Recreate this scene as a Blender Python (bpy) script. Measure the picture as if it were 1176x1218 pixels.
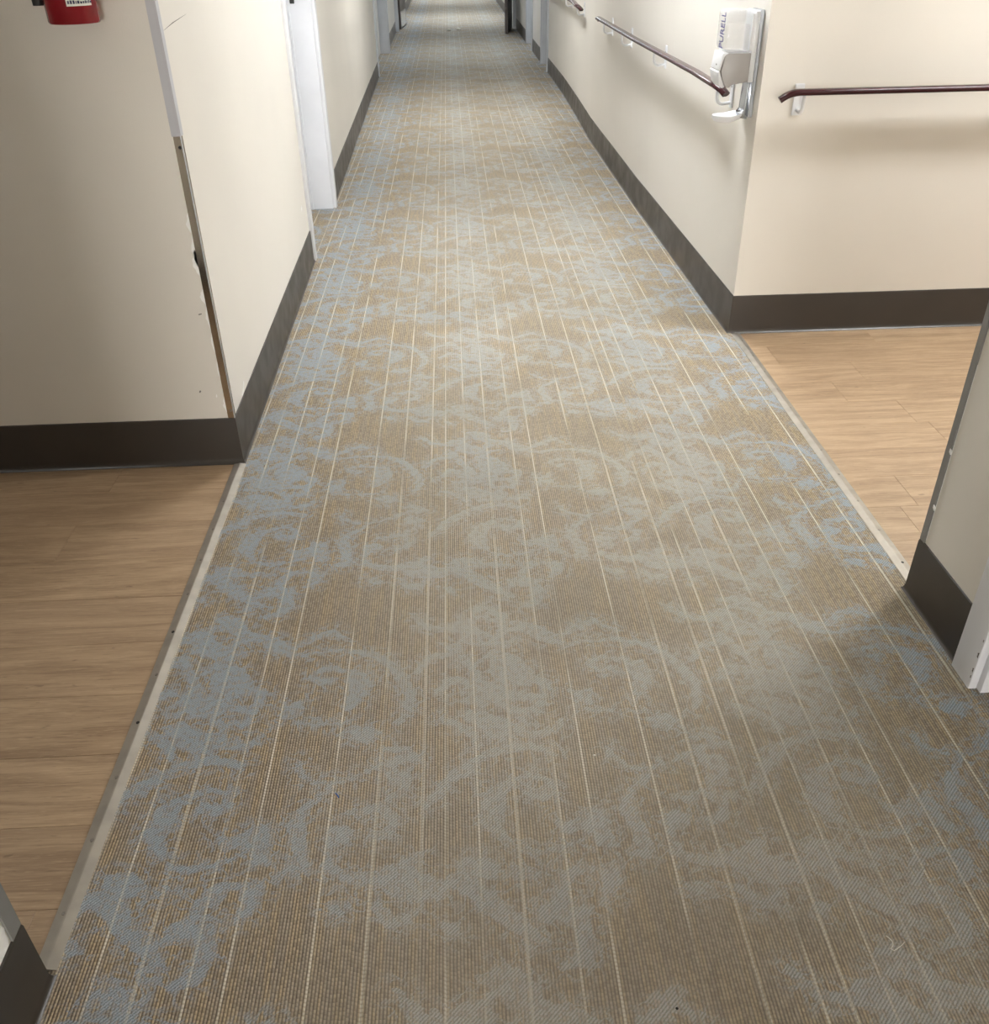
import bpy, bmesh, math, random
import numpy as np
from mathutils import Vector, Matrix
random.seed(7)
for o in list(bpy.data.objects): bpy.data.objects.remove(o)
scene = bpy.context.scene
COL = scene.collection

# ---------------------------------------------------------------- camera
cam_d = bpy.data.cameras.new('camera'); cam = bpy.data.objects.new('camera', cam_d); COL.objects.link(cam)
cam_d.sensor_fit = 'HORIZONTAL'; cam_d.sensor_width = 36.0; cam_d.lens = 36.0*1073.0/1176.0
cam_d.clip_start = 0.02; cam_d.clip_end = 100
RX, UX, FX = Vector((0.99881957,-0.0457026,-0.01645404)), Vector((0.03860059,0.54117888,0.84002108)), Vector((0.02948657,0.83966463,-0.54230421))
m = Matrix.Identity(4)
for i in range(3): m[i][0], m[i][1], m[i][2] = RX[i], UX[i], -FX[i]
m[0][3], m[1][3], m[2][3] = 0, 0, 1.37
cam.matrix_world = m
scene.camera = cam

# ---------------------------------------------------------------- world, exposure
world = bpy.data.worlds.new('world'); scene.world = world; world.use_nodes = True
world.node_tree.nodes['Background'].inputs[0].default_value = (0.05, 0.05, 0.05, 1)
world.node_tree.nodes['Background'].inputs[1].default_value = 0.2
vs = scene.view_settings
vs.view_transform = 'Standard'; vs.look = 'None'; vs.gamma = 1.0; vs.use_curve_mapping = False
vs.exposure = 1.66
CEIL = 2.44
# ceiling fixtures: x, y, size x, size y, strength, colour, where
LIGHTS = [
    (0.56,  4.35, 0.24, 1.20, 24.5, (.97, 1.0, 1.03), 'over the corridor just before the white door frame'),
    (-2.20, 1.64, 0.30, 0.60, 3.8, (1.0, .99, .96), 'over the left side passage'),
    (2.60,  2.78, 1.20, 0.24, 25.0, (.99, 1.0, 1.0), 'over the right side passage'),
    (0.20,  8.40, 0.30, 1.20, 17.0, (.98, 1.0, 1.01), 'over the corridor past the first handrail'),
    (0.15, 13.50, 0.30, 1.20, 11.0, (.91, 1.0, 1.10), 'over the corridor by the grey door frames'),
    (0.15, 18.90, 0.30, 1.20, 21.0, (.91, 1.0, 1.10), 'over the corridor behind the brown fire doors'),
    (0.15, 24.40, 0.30, 1.20, 21.0, (.91, 1.0, 1.10), 'over the far end of the corridor'),
]
WINDOW_FILL = 11.8        # glow of the unseen window added behind the viewpoint as fill light
# ---------------------------------------------------------------- helpers
def tag(o, label=None, cat=None, group=None, kind=None):
    if label: o['label'] = label
    if cat: o['category'] = cat
    if group: o['group'] = group
    if kind: o['kind'] = kind
    return o
def empty(name, loc):
    o = bpy.data.objects.new(name, None); o.empty_display_size = .05; COL.objects.link(o); o.location = loc
    return o
def link(name, me, mat=None, parent=None, smooth=False):
    o = bpy.data.objects.new(name, me); COL.objects.link(o)
    if mat is not None and not me.materials: me.materials.append(mat)
    if smooth:
        for p in me.polygons: p.use_smooth = True
    if parent is not None:
        o.parent = parent
        o.location = (0, 0, 0) if parent.parent else -Vector(parent.location)     # meshes are written in place coordinates
    return o
def build(name, bm, mat, parent=None, smooth=False, auto=None):
    bmesh.ops.recalc_face_normals(bm, faces=bm.faces)
    me = bpy.data.meshes.new(name); bm.to_mesh(me); bm.free()
    if auto is not None:
        for p in me.polygons: p.use_smooth = True
        try: me.set_sharp_from_angle(angle=math.radians(auto))
        except Exception: pass
    return link(name, me, mat, parent, smooth)
def add_box(bm, lo, hi, bev=0.0, seg=1):
    v = [bm.verts.new((x, y, z)) for x in (lo[0], hi[0]) for y in (lo[1], hi[1]) for z in (lo[2], hi[2])]
    fs = [bm.faces.new([v[i] for i in f]) for f in ((0,1,3,2),(4,6,7,5),(0,4,5,1),(2,3,7,6),(0,2,6,4),(1,5,7,3))]
    if bev > 0:
        ed = list({e for f in fs for e in f.edges})
        bmesh.ops.bevel(bm, geom=ed, offset=bev, segments=seg, affect='EDGES', profile=0.5, clamp_overlap=True)
def box(name, lo, hi, mat, parent=None, bev=0.0, seg=1):
    bm = bmesh.new(); add_box(bm, lo, hi, bev, seg)
    return build(name, bm, mat, parent, auto=35 if bev > 0 else None)
def prism(name, poly, z0, z1, mat, parent=None):
    bm = bmesh.new(); add_prism(bm, poly, z0, z1); return build(name, bm, mat, parent)
def add_prism(bm, poly, z0, z1):
    a = [bm.verts.new((x, y, z0)) for x, y in poly]; b = [bm.verts.new((x, y, z1)) for x, y in poly]
    n = len(poly)
    bm.faces.new(a[::-1]); bm.faces.new(b)
    for i in range(n): bm.faces.new((a[i], a[(i+1) % n], b[(i+1) % n], b[i]))
def offset_line(path, d):
    """offset a 2d polyline to its left by d, mitred"""
    out = []
    n = len(path)
    for i in range(n):
        ns = []
        for j in (i-1, i):
            if 0 <= j < n-1:
                t = (Vector(path[j+1])-Vector(path[j])).normalized(); ns.append(Vector((-t.y, t.x)))
        if len(ns) == 2:
            k = (ns[0]+ns[1]); k = k/ (1+ns[0].dot(ns[1]))
        else: k = ns[0]
        out.append(Vector(path[i])+k*d)
    return out
def sweep_plan(name, path, prof, mat, parent=None, auto=40):
    """sweep a profile (offset to the left, z) along a plan polyline"""
    bm = bmesh.new(); rings = []
    offs = [offset_line(path, d) for d, z in prof]
    for i in range(len(path)):
        rings.append([bm.verts.new((offs[k][i].x, offs[k][i].y, prof[k][1])) for k in range(len(prof))])
    n = len(prof)
    for a, b in zip(rings[:-1], rings[1:]):
        for k in range(n): bm.faces.new((a[k], a[(k+1) % n], b[(k+1) % n], b[k]))
    bm.faces.new(rings[0][::-1]); bm.faces.new(rings[-1])
    return build(name, bm, mat, parent, auto=auto)
def add_tube(bm, pts, rx, rz=None, seg=12, up=Vector((0,0,1)), caps=True):
    rz = rz if rz is not None else rx
    pts = [Vector(p) for p in pts]; rings = []
    for i, p in enumerate(pts):
        t = (pts[min(i+1, len(pts)-1)]-pts[max(i-1, 0)]).normalized()
        u = up if abs(t.dot(up)) < .95 else Vector((1,0,0)) if abs(t.x) < .9 else Vector((0,1,0))
        s = t.cross(u).normalized(); w = s.cross(t).normalized()
        a = rx[i] if isinstance(rx, (list, tuple)) else rx; b = rz[i] if isinstance(rz, (list, tuple)) else rz
        rings.append([bm.verts.new(p+s*a*math.cos(2*math.pi*k/seg)+w*b*math.sin(2*math.pi*k/seg)) for k in range(seg)])
    for a, b in zip(rings[:-1], rings[1:]):
        for k in range(seg): bm.faces.new((a[k], a[(k+1) % seg], b[(k+1) % seg], b[k]))
    if caps: bm.faces.new(rings[0][::-1]); bm.faces.new(rings[-1])
def tube(name, pts, r, mat, parent=None, rz=None, seg=12, up=Vector((0,0,1))):
    bm = bmesh.new(); add_tube(bm, pts, r, rz, seg, up); return build(name, bm, mat, parent, auto=50)
def lathe(name, prof, c, mat, parent=None, seg=40):
    """profile (r, z) round a vertical axis at c"""
    bm = bmesh.new(); rings = []
    for r, z in prof:
        if r < 1e-6: rings.append([bm.verts.new((c[0], c[1], z))])
        else: rings.append([bm.verts.new((c[0]+r*math.cos(2*math.pi*k/seg), c[1]+r*math.sin(2*math.pi*k/seg), z)) for k in range(seg)])
    for a, b in zip(rings[:-1], rings[1:]):
        for k in range(seg):
            q = [a[k % len(a)], a[(k+1) % len(a)], b[(k+1) % len(b)], b[k % len(b)]]
            q = [v for i, v in enumerate(q) if v not in q[:i]]
            if len(q) > 2: bm.faces.new(q)
    for rr in (rings[0], rings[-1]):
        if len(rr) > 2: bm.faces.new(rr)
    return build(name, bm, mat, parent, auto=40)
def xz_solid(name, poly, y0, y1, mat, parent=None, bev=0.0, seg=2):
    """outline in x-z given thickness along y"""
    bm = bmesh.new()
    a = [bm.verts.new((x, y0, z)) for x, z in poly]; b = [bm.verts.new((x, y1, z)) for x, z in poly]
    n = len(poly); bm.faces.new(a); bm.faces.new(b[::-1])
    for i in range(n): bm.faces.new((a[i], b[i], b[(i+1) % n], a[(i+1) % n]))
    if bev: bmesh.ops.bevel(bm, geom=list(bm.edges), offset=bev, segments=seg, affect='EDGES', profile=.5, clamp_overlap=True)
    return build(name, bm, mat, parent, auto=40)
def text_mesh(name, body, size, mat, matrix, parent=None, ext=.0004):
    cu = bpy.data.curves.new(name, 'FONT'); cu.body = body; cu.size = size; cu.extrude = ext
    cu.align_x = 'CENTER'; cu.align_y = 'CENTER'; cu.resolution_u = 2
    t = bpy.data.objects.new('tmp', cu); COL.objects.link(t)
    me = bpy.data.meshes.new_from_object(t.evaluated_get(bpy.context.evaluated_depsgraph_get()))
    bpy.data.objects.remove(t); bpy.data.curves.remove(cu)
    me.name = name; me.materials.clear(); me.transform(matrix)
    return link(name, me, mat, parent)

# ---------------------------------------------------------------- materials
class N:
    """tiny node-expression helper"""
    def __init__(s, mat): s.nt = mat.node_tree; s.n = s.nt.nodes; s.l = s.nt.links
    def set(s, sock, v):
        if isinstance(v, bpy.types.NodeSocket): s.l.new(v, sock)
        elif v is not None: sock.default_value = v
    def m(s, op, a, b=None, c=None, clamp=False):
        k = s.n.new('ShaderNodeMath'); k.operation = op; k.use_clamp = clamp
        for i, v in enumerate((a, b, c)):
            if v is not None: s.set(k.inputs[i], v)
        return k.outputs[0]
    def mix(s, f, a, b):
        k = s.n.new('ShaderNodeMix'); k.data_type = 'RGBA'
        s.set(k.inputs[0], f)
        for i, v in ((6, a), (7, b)): s.set(k.inputs[i], v if isinstance(v, bpy.types.NodeSocket) else (*v, 1))
        return k.outputs[2]
    def noise(s, vec, scale, detail=2, rough=.5, dist=0):
        k = s.n.new('ShaderNodeTexNoise'); s.set(k.inputs['Vector'], vec); k.inputs['Scale'].default_value = scale
        k.inputs['Detail'].default_value = detail; k.inputs['Roughness'].default_value = rough; k.inputs['Distortion'].default_value = dist
        return k.outputs[0]
    def white(s, vec):
        k = s.n.new('ShaderNodeTexWhiteNoise'); k.noise_dimensions = '3D'; s.set(k.inputs['Vector'], vec); return k.outputs[0]
    def vec(s, x, y, z=0.0):
        k = s.n.new('ShaderNodeCombineXYZ')
        for i, v in enumerate((x, y, z)): s.set(k.inputs[i], v)
        return k.outputs[0]
    def sep(s, v):
        k = s.n.new('ShaderNodeSeparateXYZ'); s.set(k.inputs[0], v); return k.outputs
    def step(s, v, lo, hi, a=0.0, b=1.0):
        k = s.n.new('ShaderNodeMapRange'); k.interpolation_type = 'SMOOTHSTEP'
        for i, q in enumerate((v, lo, hi, a, b)): s.set(k.inputs[i], q)
        return k.outputs[0]
    def pos(s):
        return s.n.new('ShaderNodeTexCoord').outputs['Object']
    def bump(s, hgt, strength, dist):
        k = s.n.new('ShaderNodeBump'); k.inputs['Strength'].default_value = strength; k.inputs['Distance'].default_value = dist
        s.set(k.inputs['Height'], hgt); return k.outputs[0]
def srgb(r, g, b):
    f = lambda c: (c/255/12.92 if c/255 <= .04045 else ((c/255+.055)/1.055)**2.4)
    return (f(r), f(g), f(b))
def new_mat(name, base=(.8,.8,.8), rough=.5, metal=0.0, **kw):
    m = bpy.data.materials.new(name); m.use_nodes = True
    b = m.node_tree.nodes['Principled BSDF']
    b.inputs['Base Color'].default_value = (*base, 1); b.inputs['Roughness'].default_value = rough; b.inputs['Metallic'].default_value = metal
    for k, v in kw.items(): b.inputs[k.replace('_', ' ')].default_value = v
    return m, b, N(m)
def wall_paint(name, base, rough=.5):
    m, b, n = new_mat(name, base, rough)
    p = n.pos()
    big = n.noise(p, 1.3, 3); fine = n.noise(p, 260, 2)
    dark = tuple(c*.955 for c in base)
    n.set(b.inputs['Base Color'], n.mix(n.step(big, .35, .7), base, dark))
    n.set(b.inputs['Normal'], n.bump(fine, .12, .002))
    return m
def mottled(name, base, rough, amt=.12, scale=9, metal=0.0, bump=0.0, bscale=120):
    m, b, n = new_mat(name, base, rough, metal)
    p = n.pos(); t = n.noise(p, scale, 3)
    n.set(b.inputs['Base Color'], n.mix(n.step(t, .35, .7), base, tuple(c*(1-amt) for c in base)))
    n.set(b.inputs['Roughness'], n.step(n.noise(p, scale*2, 2), .3, .7, rough*.85, min(1, rough*1.15)))
    if bump: n.set(b.inputs['Normal'], n.bump(n.noise(p, bscale, 2), bump, .001))
    return m
M = {}
M['wall'] = wall_paint('beige wall paint', (.695, .660, .600), .42)
M['ceiling'] = wall_paint('ceiling paint', (.80, .79, .76), .8)
M['cove'] = mottled('brown vinyl cove base', (.042, .035, .029), .335, .10, 5)
M['white'] = mottled('white gloss paint', (.72, .73, .76), .35, .05, 6)
M['grey_frame'] = mottled('grey frame paint', (.50, .52, .55), .4, .06, 6)
M['chip'] = mottled('bare white plaster', (.86, .85, .83), .8, .06, 80)
M['white_vinyl'] = mottled('white vinyl guard', (.47, .47, .50), .4, .05, 8)
M['aluminium'] = mottled('brushed aluminium', (.43, .395, .34), .40, .15, 14, metal=.75, bump=.1)
M['guard_metal'] = mottled('bare guard metal', (.50, .45, .385), .16, .2, 7, metal=1.0)
M['guard_edge'] = mottled('guard edge metal', (.50, .52, .55), .35, .1, 20, metal=.8)
M['guard_grey'] = mottled('grey corner guard', (.20, .195, .185), .45, .1, 9)
M['screw'] = mottled('steel screw', (.35, .33, .30), .35, .2, 300, metal=1.0)
M['screw_dark'] = mottled('empty screw hole', (.012, .011, .010), .6, .2, 300)
M['rail'] = mottled('burgundy handrail', (.040, .007, .010), .20, .2, 20)
M['rail'].node_tree.nodes['Principled BSDF'].inputs['Specular IOR Level'].default_value = .28
M['plastic'] = mottled('white plastic', (.74, .75, .77), .36, .04, 10)
M['plastic_grey'] = mottled('grey plastic', (.36, .345, .335), .40, .05, 10)
M['steel'] = mottled('stainless back plate', (.50, .53, .58), .22, .1, 10, metal=1.0)
M['red'] = mottled('red enamel', (.24, .007, .014), .23, .15, 8)
M['black'] = mottled('black rubber', (.012, .012, .013), .5, .2, 30)
M['paper'] = mottled('label paper', (.78, .77, .72), .6, .05, 60)
M['ink'] = mottled('navy ink', (.02, .02, .07), .6, .1, 60)
M['blue_ink'] = mottled('blue ink', (.035, .03, .17), .5, .1, 60)
M['brass'] = mottled('brass valve', (.55, .42, .18), .36, .1, 40, metal=1.0)
M['door_brown'] = mottled('dark brown door', (.045, .032, .026), .4, .15, 6)
M['door_beige'] = mottled('pale door leaf', (.62, .60, .56), .4, .06, 4)
M['slab'] = mottled('screed', (.20, .18, .16), .9, .2, 12)
M['thread'] = mottled('blue thread', (.02, .10, .34), .8, .1, 80)
M['lint'] = mottled('pale lint', (.72, .69, .60), .9, .1, 80)
M['speck'] = mottled('black speck', (.02, .018, .015), .8, .1, 80)
M['scuff'] = mottled('grey scuff', (.16, .15, .14), .8, .2, 80)
# clear bottle
mt, b, n = new_mat('clear plastic', (.72, .74, .78), .08, 0.0, Alpha=.30, IOR=1.45)
n.set(b.inputs['Roughness'], n.step(n.noise(n.pos(), 30), .3, .7, .05, .12)); M['clear'] = mt
mt, b, n = new_mat('hand gel', (.90, .86, .78), .1, 0.0, Alpha=.16)
n.set(b.inputs['Roughness'], n.step(n.noise(n.pos(), 30), .3, .7, .08, .14)); M['gel'] = mt
# vinyl planks: grain runs along x
mt, b, n = new_mat('oak vinyl plank', (.3,.2,.12), .42)
info = n.n.new('ShaderNodeObjectInfo').outputs['Random']
geo = n.n.new('ShaderNodeNewGeometry').outputs['Position']
x, y, z = n.sep(geo)
off = n.m('MULTIPLY', info, 37.0)
w = n.noise(n.vec(n.m('MULTIPLY', x, 1.1), n.m('MULTIPLY', y, 6), off), 1.0, 3)
yy = n.m('ADD', n.m('MULTIPLY', y, 34), n.m('MULTIPLY', w, 7.0))
g1 = n.noise(n.vec(n.m('MULTIPLY', x, 2.2), yy, off), 1.0, 5, .62)
g2 = n.noise(n.vec(n.m('MULTIPLY', x, 9), n.m('MULTIPLY', y, 260), off), 1.0, 3, .6)
g3 = n.noise(n.vec(n.m('MULTIPLY', x, 22), n.m('MULTIPLY', y, 60), off), 1.0, 2)
c = n.mix(n.step(g1, .30, .70), (.260, .170, .098), (.420, .295, .180))
c = n.mix(n.m('MULTIPLY', n.step(g2, .46, .70), .42), c, (.17, .105, .060))
g4 = n.noise(n.vec(n.m('MULTIPLY', x, 26), n.m('MULTIPLY', y, 330), off), 1.0, 2, .7)
c = n.mix(n.m('MULTIPLY', n.step(g4, .56, .70), .45), c, (.50, .37, .235))
c = n.mix(n.m('MULTIPLY', n.step(g4, .36, .28), .50), c, (.13, .082, .048))
c = n.mix(n.m('MULTIPLY', n.step(g3, .70, .80), .6), c, (.12, .072, .042))
c = n.mix(n.m('MULTIPLY', info, .22), c, (.36, .25, .16))
n.set(b.inputs['Base Color'], c)
n.set(b.inputs['Roughness'], n.step(g2, .3, .7, .38, .50))
n.set(b.inputs['Normal'], n.bump(g2, .12, .001)); M['plank'] = mt

# carpet: loop-pile ribs along y, pale stripes, damask from the mesh attribute 'motif' (signed distance, metres)
mt, b, n = new_mat('striped damask carpet', (.3,.25,.2), .92)
b.inputs['Specular IOR Level'].default_value = .15
geo = n.n.new('ShaderNodeNewGeometry').outputs['Position']
x, y, z = n.sep(geo)
at = n.n.new('ShaderNodeAttribute'); at.attribute_name = 'motif'; sd = at.outputs['Fac']
PIT, LOOP = .0056, .0066
u = n.m('DIVIDE', x, PIT); rid = n.m('FLOOR', u); fu = n.m('FRACT', u)
rrand = n.white(n.vec(rid, 3.0, 1.0))
v = n.m('ADD', n.m('DIVIDE', y, LOOP), n.m('MULTIPLY', rrand, 7.0)); lid = n.m('FLOOR', v); fv = n.m('FRACT', v)
lrand = n.white(n.vec(rid, lid, 5.0))
ribh = n.m('SINE', n.m('MULTIPLY', fu, math.pi))
looph = n.m('SINE', n.m('MULTIPLY', fv, math.pi))
pile = n.m('MULTIPLY', ribh, n.m('ADD', .62, n.m('MULTIPLY', looph, .38)))
fuzz = n.noise(geo, 420, 2, .6)
# twill of the figure yarn
tw = n.m('FRACT', n.m('ADD', n.m('SUBTRACT', n.m('DIVIDE', x, .0068), n.m('DIVIDE', y, .0066)), n.m('MULTIPLY', fuzz, .7)))
twh = n.m('SINE', n.m('MULTIPLY', tw, math.pi))
# ground yarns
drift = n.noise(n.vec(n.m('MULTIPLY', x, 75), n.m('MULTIPLY', y, 5), 0.0), 1.0, 3)
GOLD, TAN, BROWN = (.470, .370, .240), (.395, .330, .248), (.105, .084, .062)
ground = n.mix(n.step(drift, .42, .62), TAN, GOLD)
ground = n.mix(n.m('MULTIPLY', n.step(n.m('ADD', n.m('MULTIPLY', lrand, .5), n.m('MULTIPLY', fuzz, .8)), .50, .95), .42), ground, BROWN)
ground = n.mix(n.m('SUBTRACT', .80, n.m('MULTIPLY', pile, .90), clamp=True), ground, BROWN)
# wear of the traffic lane
wn = n.noise(geo, 2.3, 3)
lane = n.m('MULTIPLY', n.step(x, -.52, -.05), n.step(x, 1.02, .66))
near = n.step(y, 3.2, 1.9)
wear = n.m('MULTIPLY', n.m('MULTIPLY', lane, n.step(wn, .12, .66, .45, 1.0)), n.m('ADD', .64, n.m('MULTIPLY', near, .26)), clamp=True)
ground = n.mix(n.m('MULTIPLY', wear, .38), ground, (.465, .425, .355))
# figure
edge = n.noise(geo, 70, 3, .65)
sdj = n.m('ADD', sd, n.m('MULTIPLY', n.m('SUBTRACT', edge, .5), .026))
mask = n.step(sdj, -.0030, .0026)
cl = n.noise(geo, 26, 2, .55, .9)
squig = n.m('MULTIPLY', n.step(n.m('ABSOLUTE', n.m('SUBTRACT', cl, .5)), .042, .018), n.step(sd, -.040, -.008))
fil = n.m('MULTIPLY', n.step(n.noise(geo, 60, 3, .65), .50, .60), n.step(sd, -.038, -.004))
mask = n.m('MAXIMUM', mask, n.m('MAXIMUM', n.m('MULTIPLY', fil, .62), n.m('MULTIPLY', squig, .85)))
holes = n.step(n.noise(geo, 75, 4, .65, .4), .50, .58)
mask = n.m('MULTIPLY', mask, n.m('SUBTRACT', 1.0, n.m('MULTIPLY', holes, .50)))
mask = n.m('MULTIPLY', mask, n.m('ADD', .80, n.m('MULTIPLY', lrand, .20)))
BLUE, BLUE2, WORN = (.365, .412, .450), (.092, .102, .111), (.550, .540, .490)
figl = n.mix(wear, BLUE, WORN)
figd = n.mix(wear, BLUE2, (.165, .154, .130))
fig = n.mix(n.m('SUBTRACT', 1.02, n.m('ADD', n.m('MULTIPLY', twh, .70), n.m('MULTIPLY', fuzz, .55)), clamp=True), figl, figd)
colr = n.mix(n.m('MULTIPLY', mask, n.m('SUBTRACT', 1.0, n.m('MULTIPLY', wear, .25))), ground, fig)
# pale stripes, eight to a repeat
sx = n.m('MODULO', n.m('ADD', x, 61.7), .61)
stripe = None
for s in (.028, .088, .158, .238, .295, .424, .510, .595):
    d = n.m('ABSOLUTE', n.m('SUBTRACT', sx, s)); q = n.step(d, .0030, .0012)
    stripe = q if stripe is None else n.m('MAXIMUM', stripe, q)
brk = n.step(n.noise(n.vec(n.m('MULTIPLY', n.m('FLOOR', n.m('DIVIDE', x, .03)), 1.7), n.m('MULTIPLY', y, 2.6), 0.0), 1.0, 3), .36, .56)
stripe = n.m('MULTIPLY', stripe, n.m('MULTIPLY', n.m('ADD', .16, n.m('MULTIPLY', brk, .84)), n.m('SUBTRACT', .92, n.m('MULTIPLY', mask, .62))))
stripe = n.m('MULTIPLY', stripe, n.m('ADD', .40, n.m('MULTIPLY', looph, .60)))
colr = n.mix(stripe, colr, (.66, .61, .50))
# soil and traffic greyness
soil = n.step(n.noise(geo, 1.7, 4, .55), .38, .68)
colr = n.mix(n.m('MULTIPLY', n.m('MULTIPLY', soil, lane), .16), colr, (.175, .158, .130))
n.set(b.inputs['Base Color'], colr)
hgt = n.m('ADD', n.m('MULTIPLY', n.m('SUBTRACT', 1.0, mask), pile), n.m('MULTIPLY', mask, n.m('ADD', .25, n.m('MULTIPLY', twh, .7))))
n.set(b.inputs['Normal'], n.bump(hgt, .85, .0026)); M['carpet'] = mt
MOTIF = [
('s',[(248,568),(283,563),(308,551),(353,561),(417,562),(470,545),(513,513),(543,462),(562,413),(558,361),(538,326)],[4,5,5,5,6,9,10,11,12,10,3]),
('p',[(423,492),(463,487),(480,450),(471,419),(449,386),(426,375),(432,429)],0),
('s',[(435,491),(382,504),(350,494),(345,478),(370,462),(389,471)],[6,6,6,7,8,5]),
('s',[(297,358),(336,342),(400,337),(448,338)],[3,4,4,3]),
('p',[(281,412),(307,397),(343,411),(338,389),(334,356),(311,372),(299,362),(300,388)],0),
('s',[(171,640),(228,618),(281,579),(260,565)],[6,10,9,5]),
('s',[(293,577),(335,611),(375,631),(414,597)],[6,9,8,3]),
('s',[(17,139),(34,180),(65,209),(98,232),(144,249),(188,253),(246,240)],[8,9,9,8,11,9,4]),
('p',[(102,152),(124,148),(147,152),(141,121),(136,92),(131,65),(147,27),(119,44),(93,73),(90,95),(98,123)],0),
('s',[(128,152),(162,169),(180,177),(199,179),(227,163),(232,135),(210,128),(184,138),(182,152)],[10,8,6,5,7,9,11,11,7]),
('s',[(155,16),(191,6),(234,14),(278,30)],[7,7,5,3]),
('p',[(221,76),(251,66),(284,84),(320,99),(326,59),(321,38),(339,10),(316,9),(296,18),(297,39),(263,51),(242,40)],0),
('p',[(348,91),(378,95),(394,23),(399,-3),(382,-16),(349,-8),(367,1),(365,46)],0),
('s',[(362,90),(374,127),(409,158),(423,181)],[12,8,6,4]),
('p',[(48,-23),(49,1),(85,4),(112,-6),(125,-23),(111,-33),(88,-21),(80,-34),(101,-72),(79,-68),(52,-43)],0),
('s',[(54,-38),(92,-78),(139,-122),(171,-150),(192,-167)],[13,17,15,11,6]),
('s',[(116,-28),(155,-27),(210,-38)],[4,4,3]),
('s',[(103,-40),(150,-40),(196,-43)],[4,4,2]),
('s',[(217,-95),(225,-65),(245,-35),(278,-30),(323,-34)],[8,11,10,6,4]),
('p',[(291,-37),(328,-32),(328,-59),(315,-85),(281,-99),(296,-71),(295,-52)],0),
('s',[(213,-202),(246,-192),(255,-163),(250,-128),(230,-105),(260,-106)],[8,11,14,14,9,8]),
('p',[(174,-129),(190,-97),(210,-110),(231,-100),(232,-132),(204,-119)],0),
('s',[(93,-221),(105,-209),(123,-206),(148,-212)],[6,10,11,6]),
('p',[(148,-170),(167,-167),(173,-180),(160,-183)],0),
('p',[(17,-115),(43,-121),(54,-139),(34,-142)],0),
('p',[(27,631),(50,648),(90,654),(103,622),(91,596),(117,581),(93,561),(61,576),(63,602)],0),
('s',[(101,658),(134,675),(163,664),(166,631),(151,587),(127,563),(92,565)],[5,8,9,9,9,9,6]),
('s',[(102,506),(133,533),(167,565),(189,572)],[6,9,8,5]),
('p',[(24,561),(56,572),(74,532),(50,526)],0),
('s',[(60,508),(87,486),(101,450),(98,415),(109,381)],[6,9,12,14,11]),
('p',[(124,472),(130,520),(168,531),(195,508),(195,475),(172,453),(147,439)],0),
('s',[(26,424),(30,450),(50,457),(72,444),(75,421),(62,410)],[5,7,7,7,6,5]),
('p',[(86,420),(114,441),(155,427),(175,384),(147,368),(106,381)],0),
('s',[(151,371),(184,340),(185,312),(159,286),(130,281),(98,307)],[8,10,9,8,8,8]),
('p',[(51,348),(85,361),(134,329),(144,287),(114,282),(95,318)],0),
('s',[(20,336),(53,320),(88,284),(95,257)],[7,9,9,6]),
('s',[(173,422),(207,443),(247,433),(237,395),(220,345),(197,354)],[8,11,10,9,10,7]),
('s',[(188,295),(221,282),(255,294),(266,321)],[6,8,8,4]),
('s',[(169,266),(214,243),(247,228)],[6,7,4]),
('s',[(573,480),(606,528),(664,537),(701,492)],[8,8,8,6]),
('s',[(613,414),(646,439),(680,445),(701,420),(689,382),(657,392)],[6,7,7,7,7,5]),
('p',[(761,497),(801,507),(833,468),(802,437),(763,432),(736,457)],0),
('s',[(712,404),(762,408),(821,389),(855,402)],[8,10,9,6]),
('p',[(667,354),(710,358),(752,334),(793,310),(761,298),(709,315),(678,331)],0),
('s',[(729,293),(754,277),(781,289),(812,281)],[7,8,7,5]),
('s',[(562,671),(593,631),(641,619),(695,620),(742,585),(764,557)],[7,8,9,9,10,7]),
('s',[(708,661),(756,648),(779,610),(827,616),(854,577),(899,557)],[6,8,9,9,9,7]),
('s',[(351,235),(353,215),(382,188),(417,183),(455,190),(498,213),(532,230),(583,237)],[6,7,5,4,4,6,8,9]),
('p',[(434,311),(475,329),(508,306),(478,280),(452,289)],0),
('p',[(519,205),(563,209),(574,183),(535,173)],0),
('s',[(521,258),(546,263),(572,244)],[8,9,7]),
('p',[(423,75),(450,85),(474,67),(462,45),(440,41),(429,15),(448,4),(427,-5)],0),
('s',[(456,113),(485,106),(508,122),(543,96),(535,63),(503,54)],[6,8,7,9,9,7]),
('s',[(427,-5),(464,-23),(505,-30),(539,-22),(570,-8),(592,11)],[7,10,12,12,11,8]),
('p',[(530,-6),(575,-14),(611,-31),(646,-48),(637,-77),(594,-79),(551,-72),(523,-41)],0),
('s',[(521,-80),(544,-109),(574,-111),(586,-93)],[8,11,10,7]),
('p',[(434,-70),(464,-67),(483,-82),(467,-95),(445,-89)],0),
('s',[(538,206),(563,185),(559,154),(531,138),(523,115)],[8,9,8,7,6]),
('s',[(599,116),(618,139),(637,174),(667,185),(697,209)],[6,7,8,8,7]),
('p',[(664,-9),(691,0),(727,-17),(717,-32),(690,-35),(668,-24)],0),
('s',[(646,-38),(672,-59),(699,-51)],[8,11,7]),
('s',[(798,-123),(824,-115),(818,-96),(791,-104)],[7,8,7,5]),
]

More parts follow.
